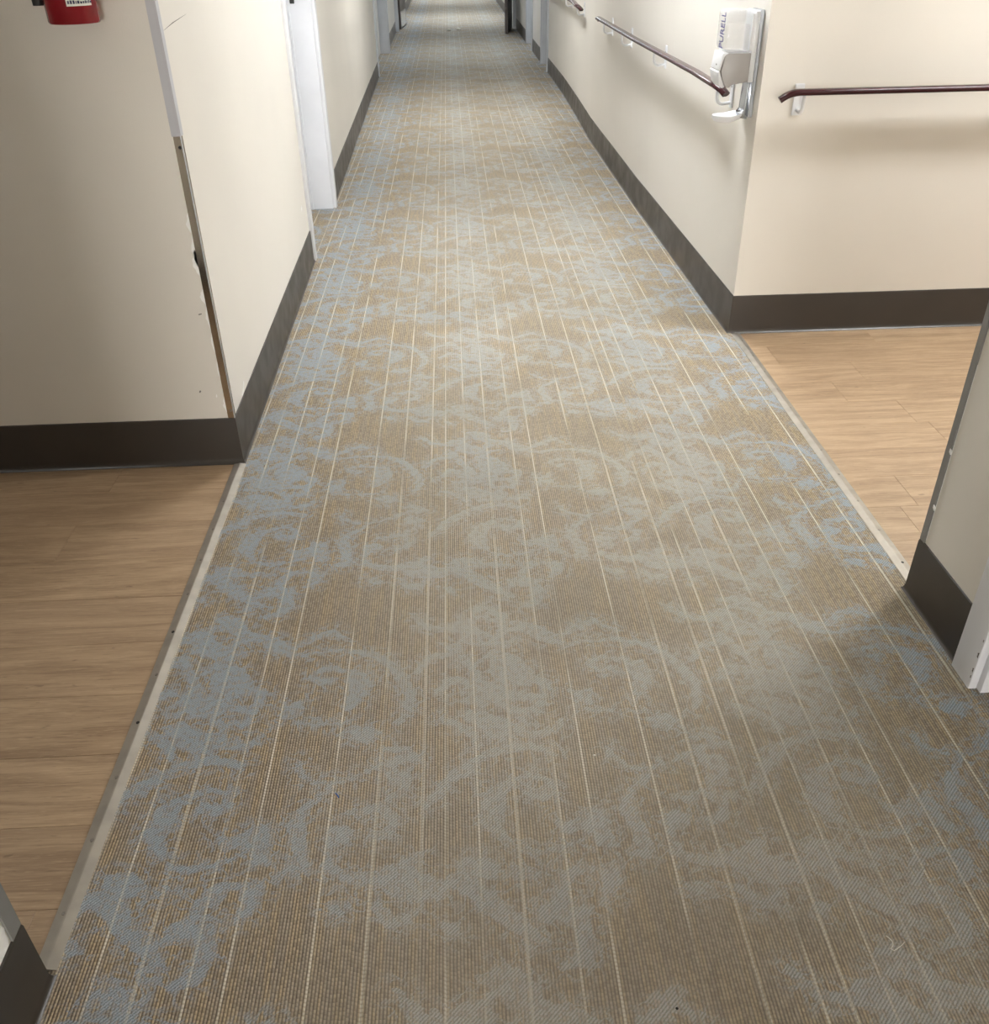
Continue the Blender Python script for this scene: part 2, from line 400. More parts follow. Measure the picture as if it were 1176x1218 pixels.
# ---------------------------------------------------------------- carpet
PXR, PYR = .61, .90
def motif_cell(nx=102, ny=150):
    gx = (np.arange(nx)+.0)*PXR/nx; gy = (np.arange(ny)+.0)*PYR/ny
    X, Y = np.meshgrid(gx, gy); D = np.full(X.shape, -.06)
    for kind, pts, r in MOTIF:
        Q = np.array(pts, float)/1000.0; c = (Q.min(0)+Q.max(0))/2
        px = np.mod(X-c[0]+PXR/2, PXR)-PXR/2+c[0]; py = np.mod(Y-c[1]+PYR/2, PYR)-PYR/2+c[1]
        segs = range(len(Q)-1) if kind == 's' else range(len(Q))
        md = np.full(X.shape, 1e9); ins = np.zeros(X.shape, bool)
        for i in segs:
            a, b2 = Q[i], Q[(i+1) % len(Q)]; ab = b2-a
            t = np.clip(((px-a[0])*ab[0]+(py-a[1])*ab[1])/(ab@ab+1e-12), 0, 1)
            d = np.hypot(px-a[0]-t*ab[0], py-a[1]-t*ab[1])
            if kind == 's':
                D = np.maximum(D, (r[i]*(1-t)+r[i+1]*t)*.00115-d)
            else:
                md = np.minimum(md, d)
                ins ^= ((a[1] > py) != (b2[1] > py)) & (px < (b2[0]-a[0])*(py-a[1])/(b2[1]-a[1]+1e-12)+a[0])
        if kind == 'p': D = np.maximum(D, np.where(ins, md, -md)+.002)
    return D
CELL = motif_cell()
def sample_cell(x, y):
    ny, nx = CELL.shape
    fx = np.mod((x+.70)/PXR, 1)*nx; fy = np.mod((y-1.0)/PYR, 1)*ny
    i0 = np.floor(fx).astype(int) % nx; j0 = np.floor(fy).astype(int) % ny; i1 = (i0+1) % nx; j1 = (j0+1) % ny
    a = fx-np.floor(fx); c = fy-np.floor(fy)
    return (CELL[j0, i0]*(1-a)+CELL[j0, i1]*a)*(1-c)+(CELL[j1, i0]*(1-a)+CELL[j1, i1]*a)*c
def carpet_mesh():
    a, c = -.700, 1.100
    bands = [(-6.0, .55, .05, .05, a, c, 1), (.55, 4.9, .0072, .0072, a, c, 1), (4.9, 9.0, .012, .012, a, c, 1), (9.0, 30.0, .03, .03, a, c, 1),
             (4.54, 5.49, .012, .012, -.90, -.715, 0), (11.26, 13.49, .04, .04, -1.03, -.80, 0),
             (.45, 1.35, .02, .02, 1.10, 1.21, 0), (11.31, 12.01, .04, .04, 1.11, 1.25, 0), (13.46, 14.34, .04, .04, 1.11, 1.25, 0)]
    V, Fq, A = [], [], []; base = 0
    for (ya, yb, dx, dy, x0, x1, warp) in bands:
        nx = max(2, int(round((x1-x0)/dx))+1); ny = int(round((yb-ya)/dy))+1
        xs = np.linspace(x0, x1, nx); ys = np.linspace(ya, yb, ny)
        # the corridor widens a little with distance: let the far edges follow the walls
        X, Y = np.meshgrid(xs, ys)
        k = np.clip((Y-4.0)/8.0, 0, 2.2)
        Xw = np.where(X < 0, X*(1+.26*k*0+.24*np.clip((Y-2.4)/10, 0, 2.8)), X*(1+.04*np.clip((Y-7)/3, 0, 3)))
        if not warp: Xw = X
        V.append(np.stack([Xw.ravel(), Y.ravel(), np.full(X.size, .003 if warp else .0026)], 1)); A.append(sample_cell(Xw, Y).ravel())
        idx = (np.arange(nx*ny)+base).reshape(ny, nx)
        Fq.append(np.stack([idx[:-1, :-1].ravel(), idx[:-1, 1:].ravel(), idx[1:, 1:].ravel(), idx[1:, :-1].ravel()], 1)); base += nx*ny
    V = np.concatenate(V).astype(np.float32); Fq = np.concatenate(Fq).astype(np.int32); A = np.concatenate(A).astype(np.float32)
    me = bpy.data.meshes.new('floor')
    me.vertices.add(len(V)); me.vertices.foreach_set('co', V.ravel())
    me.loops.add(Fq.size); me.loops.foreach_set('vertex_index', Fq.ravel())
    me.polygons.add(len(Fq)); me.polygons.foreach_set('loop_start', np.arange(0, Fq.size, 4, dtype=np.int32))
    me.update(calc_edges=True)
    at = me.attributes.new('motif', 'FLOAT', 'POINT'); at.data.foreach_set('value', A)
    me.update(); return me
floor = link('floor', carpet_mesh(), M['carpet'])
tag(floor, 'worn tan carpet with pale stripes and blue-grey scrolls along the corridor', 'carpet', kind='structure')

# ---------------------------------------------------------------- plank floors
def plank_floor(name, label, xa, xb, ya, yb, yref, pitch, joints):
    slab = box(name, (xa, ya, -.06), (xb, yb, -.006), M['slab'])
    tag(slab, label, 'floor', kind='structure')
    k0 = math.floor((ya-yref)/pitch); k1 = math.ceil((yb-yref)/pitch)
    for k in range(k0, k1):
        a, c = max(ya, yref+k*pitch), min(yb, yref+(k+1)*pitch)
        if c-a < .01: continue
        j = joints.get(k, xa+((k*.417) % 1.0)*1.22)
        while j > xa: j -= 1.22
        xs = [xa]; j += 1.22
        while j < xb: xs.append(j); j += 1.22
        xs.append(xb)
        for p, q in zip(xs[:-1], xs[1:]):
            if q-p < .02: continue
            bm = bmesh.new(); g = .00025
            add_box(bm, (p+g, a+g, -.006), (q-g, c-g, 0.0), .0005)
            build('plank', bm, M['plank'], slab)
plank_floor('floor_left', 'brown oak vinyl planks of the left side passage', -4.0, -.700, .815, 2.462, 2.135, .170, {-1: -1.086})
plank_floor('floor_right', 'pale oak vinyl planks of the right side passage', 1.105, 4.5, 1.697, 3.374, 3.057, .1645,
            {-1: 1.437, -3: 1.472, 0: 1.176, -6: 1.257})

# ---------------------------------------------------------------- walls
def struct_prism(name, label, poly, z0, z1, mat, cat='wall'):
    return tag(prism(name, poly, z0, z1, mat), label, cat, kind='structure')
XL = lambda y: -.690-.0143*(y-2.462)
XR = [(1.070, 3.374), (1.050, 5.4), (1.054, 7.4), (1.078, 8.4), (1.098, 9.6), (1.10, 11.30)]
wl = struct_prism('wall_left', 'beige wall block with the chipped corner beside the fire extinguisher',
    [(-4.0, 2.462), (XL(2.462), 2.462), (XL(4.53), 4.53), (-.90, 4.53), (-.90, 2.60), (-4.0, 2.60)], 0, CEIL, M['wall'])
wlm = struct_prism('wall_left_middle', 'beige left corridor wall beyond the white door frame',
    [(XL(5.50), 5.50), (XL(11.25), 11.25), (XL(11.25)-.18, 11.25), (XL(5.5)-.18, 5.50)], 0, CEIL, M['wall'])
struct_prism('wall_left_far', 'beige left corridor wall at the far fire door',
    [(XL(13.5), 13.5), (-.87, 17.0), (-.87, 30.0), (-1.05, 30.0), (-1.05, 13.5)], 0, CEIL, M['wall'])
wr = struct_prism('wall_right', 'cream right wall block carrying the handrails and dispenser',
    [(4.5, 3.374)] + XR + [(1.26, 11.30), (1.26, 3.52), (4.5, 3.52)], 0, CEIL, M['wall'])
struct_prism('wall_right_middle', 'narrow cream wall strip between the two grey door frames',
    [(1.10, 12.02), (1.26, 12.02), (1.26, 13.45), (1.10, 13.45)], 0, CEIL, M['wall'])
struct_prism('wall_right_far', 'cream right wall behind the far brown door leaf',
    [(1.10, 14.35), (1.26, 14.35), (1.26, 30.0), (1.10, 30.0)], 0, CEIL, M['wall'])
wnr = struct_prism('wall_near_right', 'shaded grey-beige wall end at the near right',
    [(1.062, 1.36), (1.062, 1.697), (4.5, 1.697), (4.5, 1.56), (1.22, 1.56), (1.22, 1.36)], 0, CEIL, M['wall'])
struct_prism('wall_behind_right', 'beige right wall behind the viewpoint',
    [(1.062, .44), (1.22, .44), (1.22, -6.0), (1.062, -6.0)], 0, CEIL, M['wall'])
wnl = struct_prism('wall_near_left', 'pale wall end in the bottom left corner',
    [(-4.0, .815), (-.684, .815), (-.684, -6.0), (-.84, -6.0), (-.84, .68), (-4.0, .68)], 0, CEIL, M['wall'])
wb = tag(empty('wall_back', (.19, -6.0, 0)), 'beige end wall with an added fill-light window behind the viewpoint', 'wall', kind='structure')
for lo, hi in (((-.84, 0), (1.22, .12)), ((-.84, 1.70), (1.22, CEIL)), ((-.84, .12), (-.55, 1.70)), ((.95, .12), (1.22, 1.70))):
    box('wall_panel', (lo[0], -6.14, lo[1]), (hi[0], -6.0, hi[1]), M['wall'], wb)
wn_ = tag(empty('fill_window_1', (.20, -6.0, .12)), 'added glowing window that lights the corridor from behind the viewpoint', 'window', kind='structure')
for lo, hi in (((-.55, .12), (.95, .18)), ((-.55, 1.64), (.95, 1.70)), ((-.55, .18), (-.49, 1.64)), ((.89, .18), (.95, 1.64)), ((.18, .18), (.22, 1.64))):
    box('fill_window_frame', (lo[0], -6.10, lo[1]), (hi[0], -6.03, hi[1]), M['white'], wn_)
mt, b_, n_ = new_mat('glowing fill pane', (.8, .8, .8), .5)
b_.inputs['Emission Color'].default_value = (1.0, .975, .93, 1); b_.inputs['Emission Strength'].default_value = WINDOW_FILL  # added emitter: lifts the camera-facing walls, no known window here
for x0, x1 in ((-.49, .18), (.22, .89)): box('pane', (x0, -6.075, .18), (x1, -6.065, 1.64), mt, wn_)
struct_prism('wall_end', 'beige wall at the far end of the corridor', [(-1.05, 30.0), (1.26, 30.0), (1.26, 30.14), (-1.05, 30.14)], 0, CEIL, M['wall'])
struct_prism('wall_passage_left', 'beige end wall of the left side passage', [(-4.14, .68), (-4.0, .68), (-4.0, 2.60), (-4.14, 2.60)], 0, CEIL, M['wall'])
struct_prism('wall_passage_right', 'beige end wall of the right side passage', [(4.5, 1.56), (4.64, 1.56), (4.64, 3.52), (4.5, 3.52)], 0, CEIL, M['wall'])
tag(box('ceiling', (-4.14, -6.14, CEIL), (4.64, 30.14, CEIL+.06), M['ceiling']), 'flat pale ceiling over the corridor', 'ceiling', kind='structure')

# ---------------------------------------------------------------- cove bases
COVE = [(0, 0), (.0150, 0), (.0152, .0014), (.0140, .0022), (.0115, .0039), (.0090, .0067), (.0072, .0107), (.0058, .0195), (.0050, .146), (.0035, .1515), (0, .1525)]
def base(name, label, path):
    o = sweep_plan(name, path, COVE, M['cove'])
    return tag(o, label, 'baseboard', kind='structure')
base('baseboard_left', 'brown vinyl cove base round the chipped left wall corner', [(XL(4.475), 4.475), (XL(2.462), 2.462), (-4.0, 2.462)])
base('baseboard_left_middle', 'brown cove base between the white and grey left door frames', [(XL(11.2), 11.2), (XL(5.555), 5.555)])
base('baseboard_left_far', 'brown cove base by the far left fire door', [(-.868, 16.55), (XL(13.56), 13.56)])
base('baseboard_right', 'brown cove base with a shining toe round the right wall corner', [(4.5, 3.374)] + XR[:-1] + [(1.0995, 11.24)])
base('baseboard_right_middle', 'brown cove base between the grey right door frames', [(1.10, 12.08), (1.10, 13.39)])
base('baseboard_right_far', 'brown cove base behind the far brown door leaf', [(1.10, 14.41), (1.10, 30.0)])
base('baseboard_near_right', 'dark brown cove base beside the near white casing', [(1.062, 1.437), (1.062, 1.697), (4.5, 1.697)])
base('baseboard_near_left', 'dark brown cove base in the bottom left corner', [(-4.0, .815), (-.684, .815), (-.684, -6.0)])
base('baseboard_left_end', 'brown cove base beyond the far left fire door', [(-.87, 30.0), (-.87, 17.0)])

# small chips of bare plaster / scuffs as thin pieces of the wall
def patch_y(parent, pts, y, mat, name='paint_chip', th=.0006):     # on a wall facing -y; pts (x,z)
    bm = bmesh.new(); a = [bm.verts.new((p, y-th, q)) for p, q in pts]; b2 = [bm.verts.new((p, y+.001, q)) for p, q in pts]
    n = len(pts); bm.faces.new(a)
    for i in range(n): bm.faces.new((a[i], b2[i], b2[(i+1) % n], a[(i+1) % n]))
    return build(name, bm, mat, parent)
def patch_x(parent, pts, xf, mat, name='paint_chip', s=1, th=.0006): # on a wall facing +x (s=1) or -x (s=-1); pts (y,z)
    bm = bmesh.new(); a = [bm.verts.new((xf(p)+s*th, p, q)) for p, q in pts]; b2 = [bm.verts.new((xf(p)-s*.001, p, q)) for p, q in pts]
    n = len(pts); bm.faces.new(a)
    for i in range(n): bm.faces.new((a[i], b2[i], b2[(i+1) % n], a[(i+1) % n]))
    return build(name, bm, mat, parent)
rnd = random.Random(3)
def ragged(xe, z0, z1, wmax, n=9):
    zs = [z0+(z1-z0)*i/(n-1) for i in range(n)]
    left = [(xe-wmax*(math.sin(math.pi*i/(n-1))*(.45+.55*rnd.random())), z) for i, z in enumerate(zs)]
    return left + [(xe+.002, zs[-1]), (xe+.002, zs[0])]
GX = -.7075
for z0, z1, w in ((.70, .755, .013), (.585, .66, .017), (.61, .70, .011), (.505, .55, .013), (.43, .50, .008), (.36, .42, .006), (.28, .34, .004), (.17, .22, .008)):
    patch_y(wl, ragged(GX, z0, z1, w), 2.462, M['chip'])
patch_y(wl, [(-.733, .478), (-.724, .480), (-.724, .477), (-.733, .475)], 2.462, M['scuff'], 'scuff')
patch_y(wl, [(-.777, .240), (-.773, .246), (-.770, .243), (-.774, .237)], 2.462, M['scuff'], 'scuff')
patch_y(wl, [(-.7305, .225), (-.7275, .232), (-.7265, .224), (-.729, .220)], 2.462, M['chip'])
patch_x(wl, [(2.50, 1.178), (2.60, 1.186), (2.76, 1.196), (2.60, 1.188)], XL, M['scuff'], 'scuff')
patch_x(wl, [(2.62, .153), (2.66, .178), (2.655, .185), (2.635, .166), (2.60, .156)], XL, M['chip'])
patch_x(wl, [(4.30, .30), (4.33, .31), (4.335, .29), (4.31, .285)], XL, M['chip'])

# ---------------------------------------------------------------- corner guards
g = empty('trim_1', (-.69, 2.462, .153)); tag(g, 'white vinyl and bare metal corner guard on the left wall corner', 'corner guard', kind='structure')
def angle(name, cx, cy, sx, sy, wx, wy, th, z0, z1, mat, parent):
    """L-shaped guard on an outer corner; flange wx runs along x (dir sx), flange wy along y (dir sy)"""
    ox, oy = -sx*th, -sy*th
    poly = [(cx+ox, cy+oy), (cx+sx*wx, cy+oy), (cx+sx*wx, cy), (cx, cy), (cx, cy+sy*wy), (cx+ox, cy+sy*wy)]
    if sx*sy < 0: poly = poly[::-1]
    return prism(name, poly, z0, z1, mat, parent)
angle('vinyl_cover', XL(2.462), 2.462, -1, 1, .019, .020, .0045, .945, CEIL-.01, M['white_vinyl'], g)
angle('metal_base', XL(2.462), 2.462, -1, 1, .0165, .018, .0022, .153, .945, M['guard_metal'], g)
box('edge_bead', (XL(2.462)+.0012, 2.4595, .153), (XL(2.462)+.0042, 2.4625, .945), M['guard_edge'], g)
def disc_y(name, x, y, z, r, mat, parent, th=.0012):
    bm = bmesh.new(); add_tube(bm, [(x, y, z), (x, y-th, z)], r, seg=14); return build(name, bm, mat, parent)
disc_y('screw_hole', -.694, 2.4600, .918, .0042, M['screw_dark'], g)
disc_y('screw', -.694, 2.4600, .178, .0036, M['screw'], g, .002)
g = empty('trim_2', (1.062, 1.697, .153)); tag(g, 'thin grey corner guard above the near right cove base', 'corner guard', kind='structure')
angle('guard', 1.062, 1.697, 1, -1, .02, .016, .004, .1525, CEIL-.01, M['guard_grey'], g)
for zz in (.245, .39): patch_x(wnr, [(1.676, zz), (1.683, zz+.004), (1.683, zz+.012), (1.674, zz+.007)], lambda y: 1.058, M['chip'], s=-1, th=.0018)
patch_x(wnr, [(1.6795, .16), (1.682, .16), (1.682, .60), (1.680, .60)], lambda y: 1.062, M['chip'], s=-1)
g = empty('trim_3', (-.684, .815, .153)); tag(g, 'grey corner guard with torn paint at the bottom left', 'corner guard', kind='structure')
angle('guard', -.684, .815, -1, -1, .02, .024, .004, .1525, CEIL-.01, M['guard_grey'], g)
patch_x(wnl, [(.784, .154), (.790, .165), (.788, .175), (.7915, .185), (.786, .20), (.79, .22), (.787, .26), (.789, .33), (.786, .42), (.775, .50), (.74, .53), (.70, .52), (.70, .154)], lambda y: -.684, M['chip'])
g = tag(empty('trim_4', (1.070, 3.374, .153)), 'thin caulked bead down the right wall corner', 'trim', kind='structure')
box('bead', (1.0690, 3.3730, .153), (1.0708, 3.3748, CEIL-.01), M['wall'], g, .0004)

# ---------------------------------------------------------------- floor transition strips
STRIP = [(-.019, .0), (-.018, .0032), (-.0015, .0072), (.0015, .0072), (.018, .0042), (.019, .0)]
def strip(name, label, x, ya, yb, ys, dark):
    t = sweep_plan(name, [(x, ya), (x, yb)], STRIP, M['aluminium'], auto=3)
    tag(t, label, 'floor strip', kind='structure')
    for i, (sxx, y) in enumerate(ys):
        bm = bmesh.new(); add_tube(bm, [(sxx, y, .0045), (sxx, y, .0078)], .0036, seg=10)
        build('screw', bm, M['screw_dark'] if i in dark else M['screw'], t)
strip('trim_5', 'pale aluminium threshold strip along the left plank floor', -.693, .835, 2.443, [(-.697, 2.223-.1435*i) for i in range(10)], (4, 6))
strip('trim_6', 'aluminium threshold strip along the right plank floor', 1.091, 1.718, 3.355, [(1.094, 3.272-.147*i) for i in range(11)], (10,))

# ---------------------------------------------------------------- doors
def casing_y(name, xf, s, y0, y1, z1, mat, parent, d=.019):
    """flat casing board with a stepped edge on a wall whose face is x=xf, looking along s"""
    bm = bmesh.new()
    add_box(bm, (min(xf, xf+s*d), y0, 0), (max(xf, xf+s*d), y1, z1), .003, 2)
    return build(name, bm, mat, parent, auto=35)
def door(idx, label, xf, s, y0, y1, depth, leafmat, framemat, handle=True, cw=.055):
    """opening y0..y1 in a wall face x=xf seen from side s (+1: room on +x)"""
    d = empty('door_%d' % idx, (xf, y0, 0)); tag(d, label, 'door', kind='structure')
    H = 2.04
    xb = xf-s*depth
    casing_y('casing', xf, s, y0-cw, y0+.004, H+cw, framemat, d); casing_y('casing', xf, s, y1-.004, y1+cw, H+cw, framemat, d)
    box('head_casing', (min(xf, xf+s*.019), y0+.005, H), (max(xf, xf+s*.019), y1-.005, H+cw), framemat, d, .003)
    lo, hi = min(xf, xb), max(xf, xb)
    box('jamb', (lo, y0, 0), (hi, y0+.018, H), framemat, d); box('jamb', (lo, y1-.018, 0), (hi, y1, H), framemat, d)
    box('head_jamb', (lo, y0+.018, H-.018), (hi, y1-.018, H), framemat, d)
    sx = xb+s*.045
    box('stop', (min(sx, sx+s*.012), y0+.018, 0), (max(sx, sx+s*.012), y0+.030, H-.018), framemat, d)
    box('stop', (min(sx, sx+s*.012), y1-.030, 0), (max(sx, sx+s*.012), y1-.018, H-.018), framemat, d)
    lf = box('door_leaf', (min(xb, xb+s*.042), y0+.021, .008), (max(xb, xb+s*.042), y1-.021, H-.021), leafmat, d, .002)
    # wall above the head, so the opening is closed
    box('lintel', (lo, y0, H), (hi, y1, CEIL), M['wall'], d)
    if handle:
        hx = xb+s*.042; hy = y0+.085
        bm = bmesh.new(); add_tube(bm, [(hx, hy, 1.0), (hx+s*.035, hy, 1.0), (hx+s*.042, hy+.02, 1.0), (hx+s*.042, hy+.11, 1.0)], .008, seg=10)
        hd = build('handle', bm, M['steel'], d, auto=50)
    return d
d1 = door(1, 'recessed door in a white frame on the left corridor wall', XL(4.53)-.004, 1, 4.53, 5.50, .17, M['white'], M['white'])
bm = bmesh.new(); add_box(bm, (-.832, 5.478, 1.06), (-.808, 5.4825, 1.12), .004); build('strike_plate', bm, M['screw_dark'], d1)
door(2, 'white chipped door frame at the near right edge', 1.062, -1, .44, 1.36, .15, M['door_beige'], M['white'], cw=.072)
door(3, 'wide grey framed doorway on the far left', XL(11.25), 1, 11.25, 13.50, .15, M['door_beige'], M['grey_frame'], False)
door(4, 'narrow grey framed doorway past the handrails', 1.10, -1, 11.30, 12.02, .15, M['door_beige'], M['grey_frame'], False)
door(5, 'grey framed doorway before the far right fire door', 1.10, -1, 13.45, 14.35, .15, M['door_beige'], M['grey_frame'], False)
for zz, s in ((.030, .5), (.046, .8), (.085, 1.0), (.128, .45), (.19, .6), (.27, .4)):
    patch_x(wnr, [(1.3595, zz), (1.3600+.0035*s, zz+.003*s), (1.3600+.0022*s, zz+.007*s), (1.3600+.0042*s, zz+.011*s), (1.3595, zz+.015*s)], lambda y: 1.043, M['scuff'], s=-1)
# cross-corridor fire doors, held open
def fire_leaf(name, label, p0, p1, th, side):
    o = empty(name, (p0[0], p0[1], 0)); tag(o, label, 'door', kind='structure')
    t = (Vector(p1)-Vector(p0)).normalized(); nrm = Vector((-t.y, t.x))*th
    q = [Vector(p0), Vector(p1), Vector(p1)+nrm, Vector(p0)+nrm]
    prism('door_leaf', [(v.x, v.y) for v in q], .012, 2.03, M['door_brown'], o)
    k = nrm.normalized()*.002
    a = Vector(p0)+t*.06; c = Vector(p1)-t*.06
    off = nrm+k if side > 0 else -k
    z = [a+off, c+off, c+off-k*(1 if side > 0 else -1), a+off-k*(1 if side > 0 else -1)]
    prism('kick_plate', [(v.x, v.y) for v in z], .03, .26, M['steel'], o)
    return o
fire_leaf('door_6', 'dark brown fire door leaf held open on the far right', (.905, 15.76), (1.03, 16.66), .045, 1)
fire_leaf('door_7', 'dark brown fire door leaf held open on the far left', (-.79, 16.90), (-.735, 17.80), .045, -1)
g = tag(empty('trim_7', (-.87, 16.6, 0)), 'pale grey frame post of the far left fire door', 'door frame', kind='structure')
box('post', (-.872, 16.58, 0), (-.815, 16.72, 2.10), M['grey_frame'], g, .004)
g = tag(empty('trim_8', (1.1, 16.7, 0)), 'pale grey frame post of the far right fire door', 'door frame', kind='structure')
box('post', (1.045, 16.70, 0), (1.0995, 16.84, 2.10), M['grey_frame'], g, .004)

# ---------------------------------------------------------------- ceiling fixtures
for (x, y, w, d, power, colr, where) in LIGHTS:
    t = empty('ceiling_light', (x, y, CEIL)); tag(t, 'rectangular ceiling light '+where, 'ceiling light', 'ceiling lights')
    bm = bmesh.new(); hw, hd = w/2, d/2
    for lo, hi in (((x-hw-.02, y-hd-.02), (x+hw+.02, y-hd)), ((x-hw-.02, y+hd), (x+hw+.02, y+hd+.02)), ((x-hw-.02, y-hd), (x-hw, y+hd)), ((x+hw, y-hd), (x+hw+.02, y+hd))):
        add_box(bm, (lo[0], lo[1], CEIL-.03), (hi[0], hi[1], CEIL))
    build('frame', bm, M['plastic'], t)
    mt, b, n = new_mat('lit diffuser', (.9, .9, .9), .6)
    b.inputs['Emission Color'].default_value = (*colr, 1); b.inputs['Emission Strength'].default_value = power
    box('diffuser', (x-hw, y-hd, CEIL-.022), (x+hw, y+hd, CEIL-.012), mt, t)

# ---------------------------------------------------------------- handrails
def bend(p0, p1, p2, n=7):
    p0, p1, p2 = Vector(p0), Vector(p1), Vector(p2)
    return [p0*(1-t)**2+p1*2*t*(1-t)+p2*t*t for t in [i/(n-1) for i in range(n)]]
def add_rail(bm, pts):
    """flattened oval rail with a shallow underside groove"""
    sec = [(.0, .0185), (.010, .0175), (.017, .012), (.0195, .002), (.0185, -.008), (.012, -.0150), (.006, -.0165), (.0045, -.0150), (-.0045, -.0150), (-.006, -.0165), (-.012, -.0150), (-.0185, -.008), (-.0195, .002), (-.017, .012), (-.010, .0175)]
    rings = []
    for i, p in enumerate(pts):
        t = (pts[min(i+1, len(pts)-1)]-pts[max(i-1, 0)]).normalized()
        s = t.cross(Vector((0,0,1))).normalized(); w = s.cross(t).normalized()
        rings.append([bm.verts.new(p+s*a*1.04+w*c*.60) for a, c in sec])
    n = len(sec)
    for a, c in zip(rings[:-1], rings[1:]):
        for k in range(n): bm.faces.new((a[k], a[(k+1) % n], c[(k+1) % n], c[k]))
    bm.faces.new(rings[0][::-1]); bm.faces.new(rings[-1])
def bracket(parent, rail_pt, wall_pt, along):
    """white plate on the wall and a bent arm that carries the rail"""
    R, W_, A = Vector(rail_pt), Vector(wall_pt), Vector(along)
    nout = (Vector((R.x, R.y, 0))-Vector((W_.x, W_.y, 0))).normalized()
    bm = bmesh.new()
    c = [W_+A*s*.017+nout*o+Vector((0,0,z)) for s in (-1, 1) for o in (0, .006) for z in (-.082, .020)]
    v = [bm.verts.new(p) for p in c]
    for f in ((0,1,3,2),(4,6,7,5),(0,4,5,1),(2,3,7,6),(0,2,6,4),(1,5,7,3)): bm.faces.new([v[i] for i in f])
    bmesh.ops.bevel(bm, geom=list(bm.edges), offset=.0018, segments=2, affect='EDGES')
    pl = build('wall_plate', bm, M['plastic'], parent, auto=40)
    zl = R.z-.068
    low = W_+nout*.005; low.z = zl+.004
    pts = [low]+bend((R.x-nout.x*.025, R.y-nout.y*.025, zl), (R.x, R.y, zl), (R.x, R.y, R.z-.036))+[Vector((R.x, R.y, R.z-.009))]
    bm = bmesh.new(); add_tube(bm, pts, .0062, seg=10, up=A); build('arm', bm, M['plastic'], parent, auto=60)
    bm = bmesh.new(); s = W_+nout*.006+Vector((0,0,-.008)); add_tube(bm, [s, s+nout*.002], .0035, seg=10); build('screw', bm, M['screw'], parent)
def side_rail(label, y0, y1, z, brs, xw):
    t = empty('handrail', (1.0, y0, z)); tag(t, label, 'handrail', 'burgundy handrails')
    pts = [Vector((.998+ .028, y0-.035, z-.028))]+bend((.998+.018, y0-.022, z-.016), (.998, y0, z), (.996, y0+.05, z))
    for k in range(1, 9): yy = y0+.05+(y1-y0-.1)*k/9; pts.append(Vector((xw(yy)-.060, yy, z)))
    pts += bend((xw(y1)-.060, y1-.05, z), (xw(y1)-.060, y1, z), (xw(y1)-.042, y1+.022, z-.016))
    bm = bmesh.new(); add_rail(bm, pts); build('rail', bm, M['rail'], t, auto=50)
    for yb in brs: bracket(t, (xw(yb)-.060, yb, z), (xw(yb), yb, z), (0, 1, 0))
    return t
def xr(y):
    for (x0, a), (x1, b2) in zip(XR[:-1], XR[1:]):
        if a <= y <= b2: return x0+(x1-x0)*(y-a)/(b2-a)
    return XR[-1][0]
side_rail('long burgundy handrail running along the wall behind the dispenser', 3.68, 6.82, .864, (3.70, 4.87, 5.80, 6.52), xr)
side_rail('far burgundy handrail cut by the top edge of the photo', 7.95, 10.9, .864, (8.05, 9.0, 9.95, 10.8), xr)
t = empty('handrail', (1.15, 3.31, .885)); tag(t, 'burgundy handrail with curved end on the right passage wall', 'handrail', 'burgundy handrails')
pts = [Vector((1.122, 3.316, .862))]+bend((1.136, 3.314, .872), (1.156, 3.312, .885), (1.185, 3.312, .886))+[Vector((1.3+.2*i, 3.312, .886)) for i in range(14)]
bm = bmesh.new(); add_rail(bm, pts); build('rail', bm, M['rail'], t, auto=50)
for xb in (1.205, 2.1, 3.0, 3.8): bracket(t, (xb, 3.312, .886), (xb, 3.374, .886), (1, 0, 0))

# ---------------------------------------------------------------- hand sanitiser dispenser
t = empty('hand_sanitiser_dispenser', (1.06, 3.48, .78)); tag(t, 'white hand sanitiser dispenser with clear refill and drip tray on the right wall', 'dispenser')
Y0, Y1 = 3.420, 3.545
box('back_plate', (1.054, 3.432, .790), (xr(3.48), 3.533, 1.128), M['steel'], t, .002)
box('mount', (1.036, 3.424, .905), (1.0541, 3.541, 1.126), M['plastic'], t, .005, 2)
body = xz_solid('body', [(1.036, .906), (1.036, .999), (.958, .999), (.944, .990), (.936, .944), (.944, .915), (.957, .893), (.972, .890), (.984, .906)], Y0, Y1, M['plastic_grey'], t, .004)
xz_solid('front_cover', [(.9575, .9995), (.943, .990), (.9345, .945), (.930, .945), (.938, .9995)], Y0+.004, Y1-.004, M['plastic'], t, .0015)
xz_solid('push_lever', [(.9335, .944), (.9435, .914), (.9565, .8925), (.946, .889), (.934, .905), (.927, .940)], Y0+.006, Y1-.006, M['plastic'], t, .002)
btl = xz_solid('refill_bottle', [(1.034, 1.000), (1.034, 1.118), (1.024, 1.128), (.952, 1.130), (.941, 1.122), (.940, 1.014), (.950, 1.000)], Y0+.003, Y1-.003, M['clear'], t, .008, 3)
xz_solid('gel', [(1.026, 1.006), (1.026, 1.085), (.948, 1.085), (.948, 1.018), (.956, 1.006)], Y0+.012, Y1-.012, M['gel'], btl, .005, 2)
box('side_rib', (1.026, Y0-.001, 1.006), (1.036, Y0+.006, 1.118), M['plastic'], t, .003, 2)
mx = Matrix.Translation((.9392, 3.468, 1.066)) @ Matrix(((0, 0, -1, 0), (0, 2.1, 0, 0), (1, 0, 0, 0), (0, 0, 0, 1)))
text_mesh('lettering', 'PURELL', .034, M['blue_ink'], mx, t)
box('sensor', (.9318, 3.470, .950), (.9350, 3.480, .962), M['black'], t)
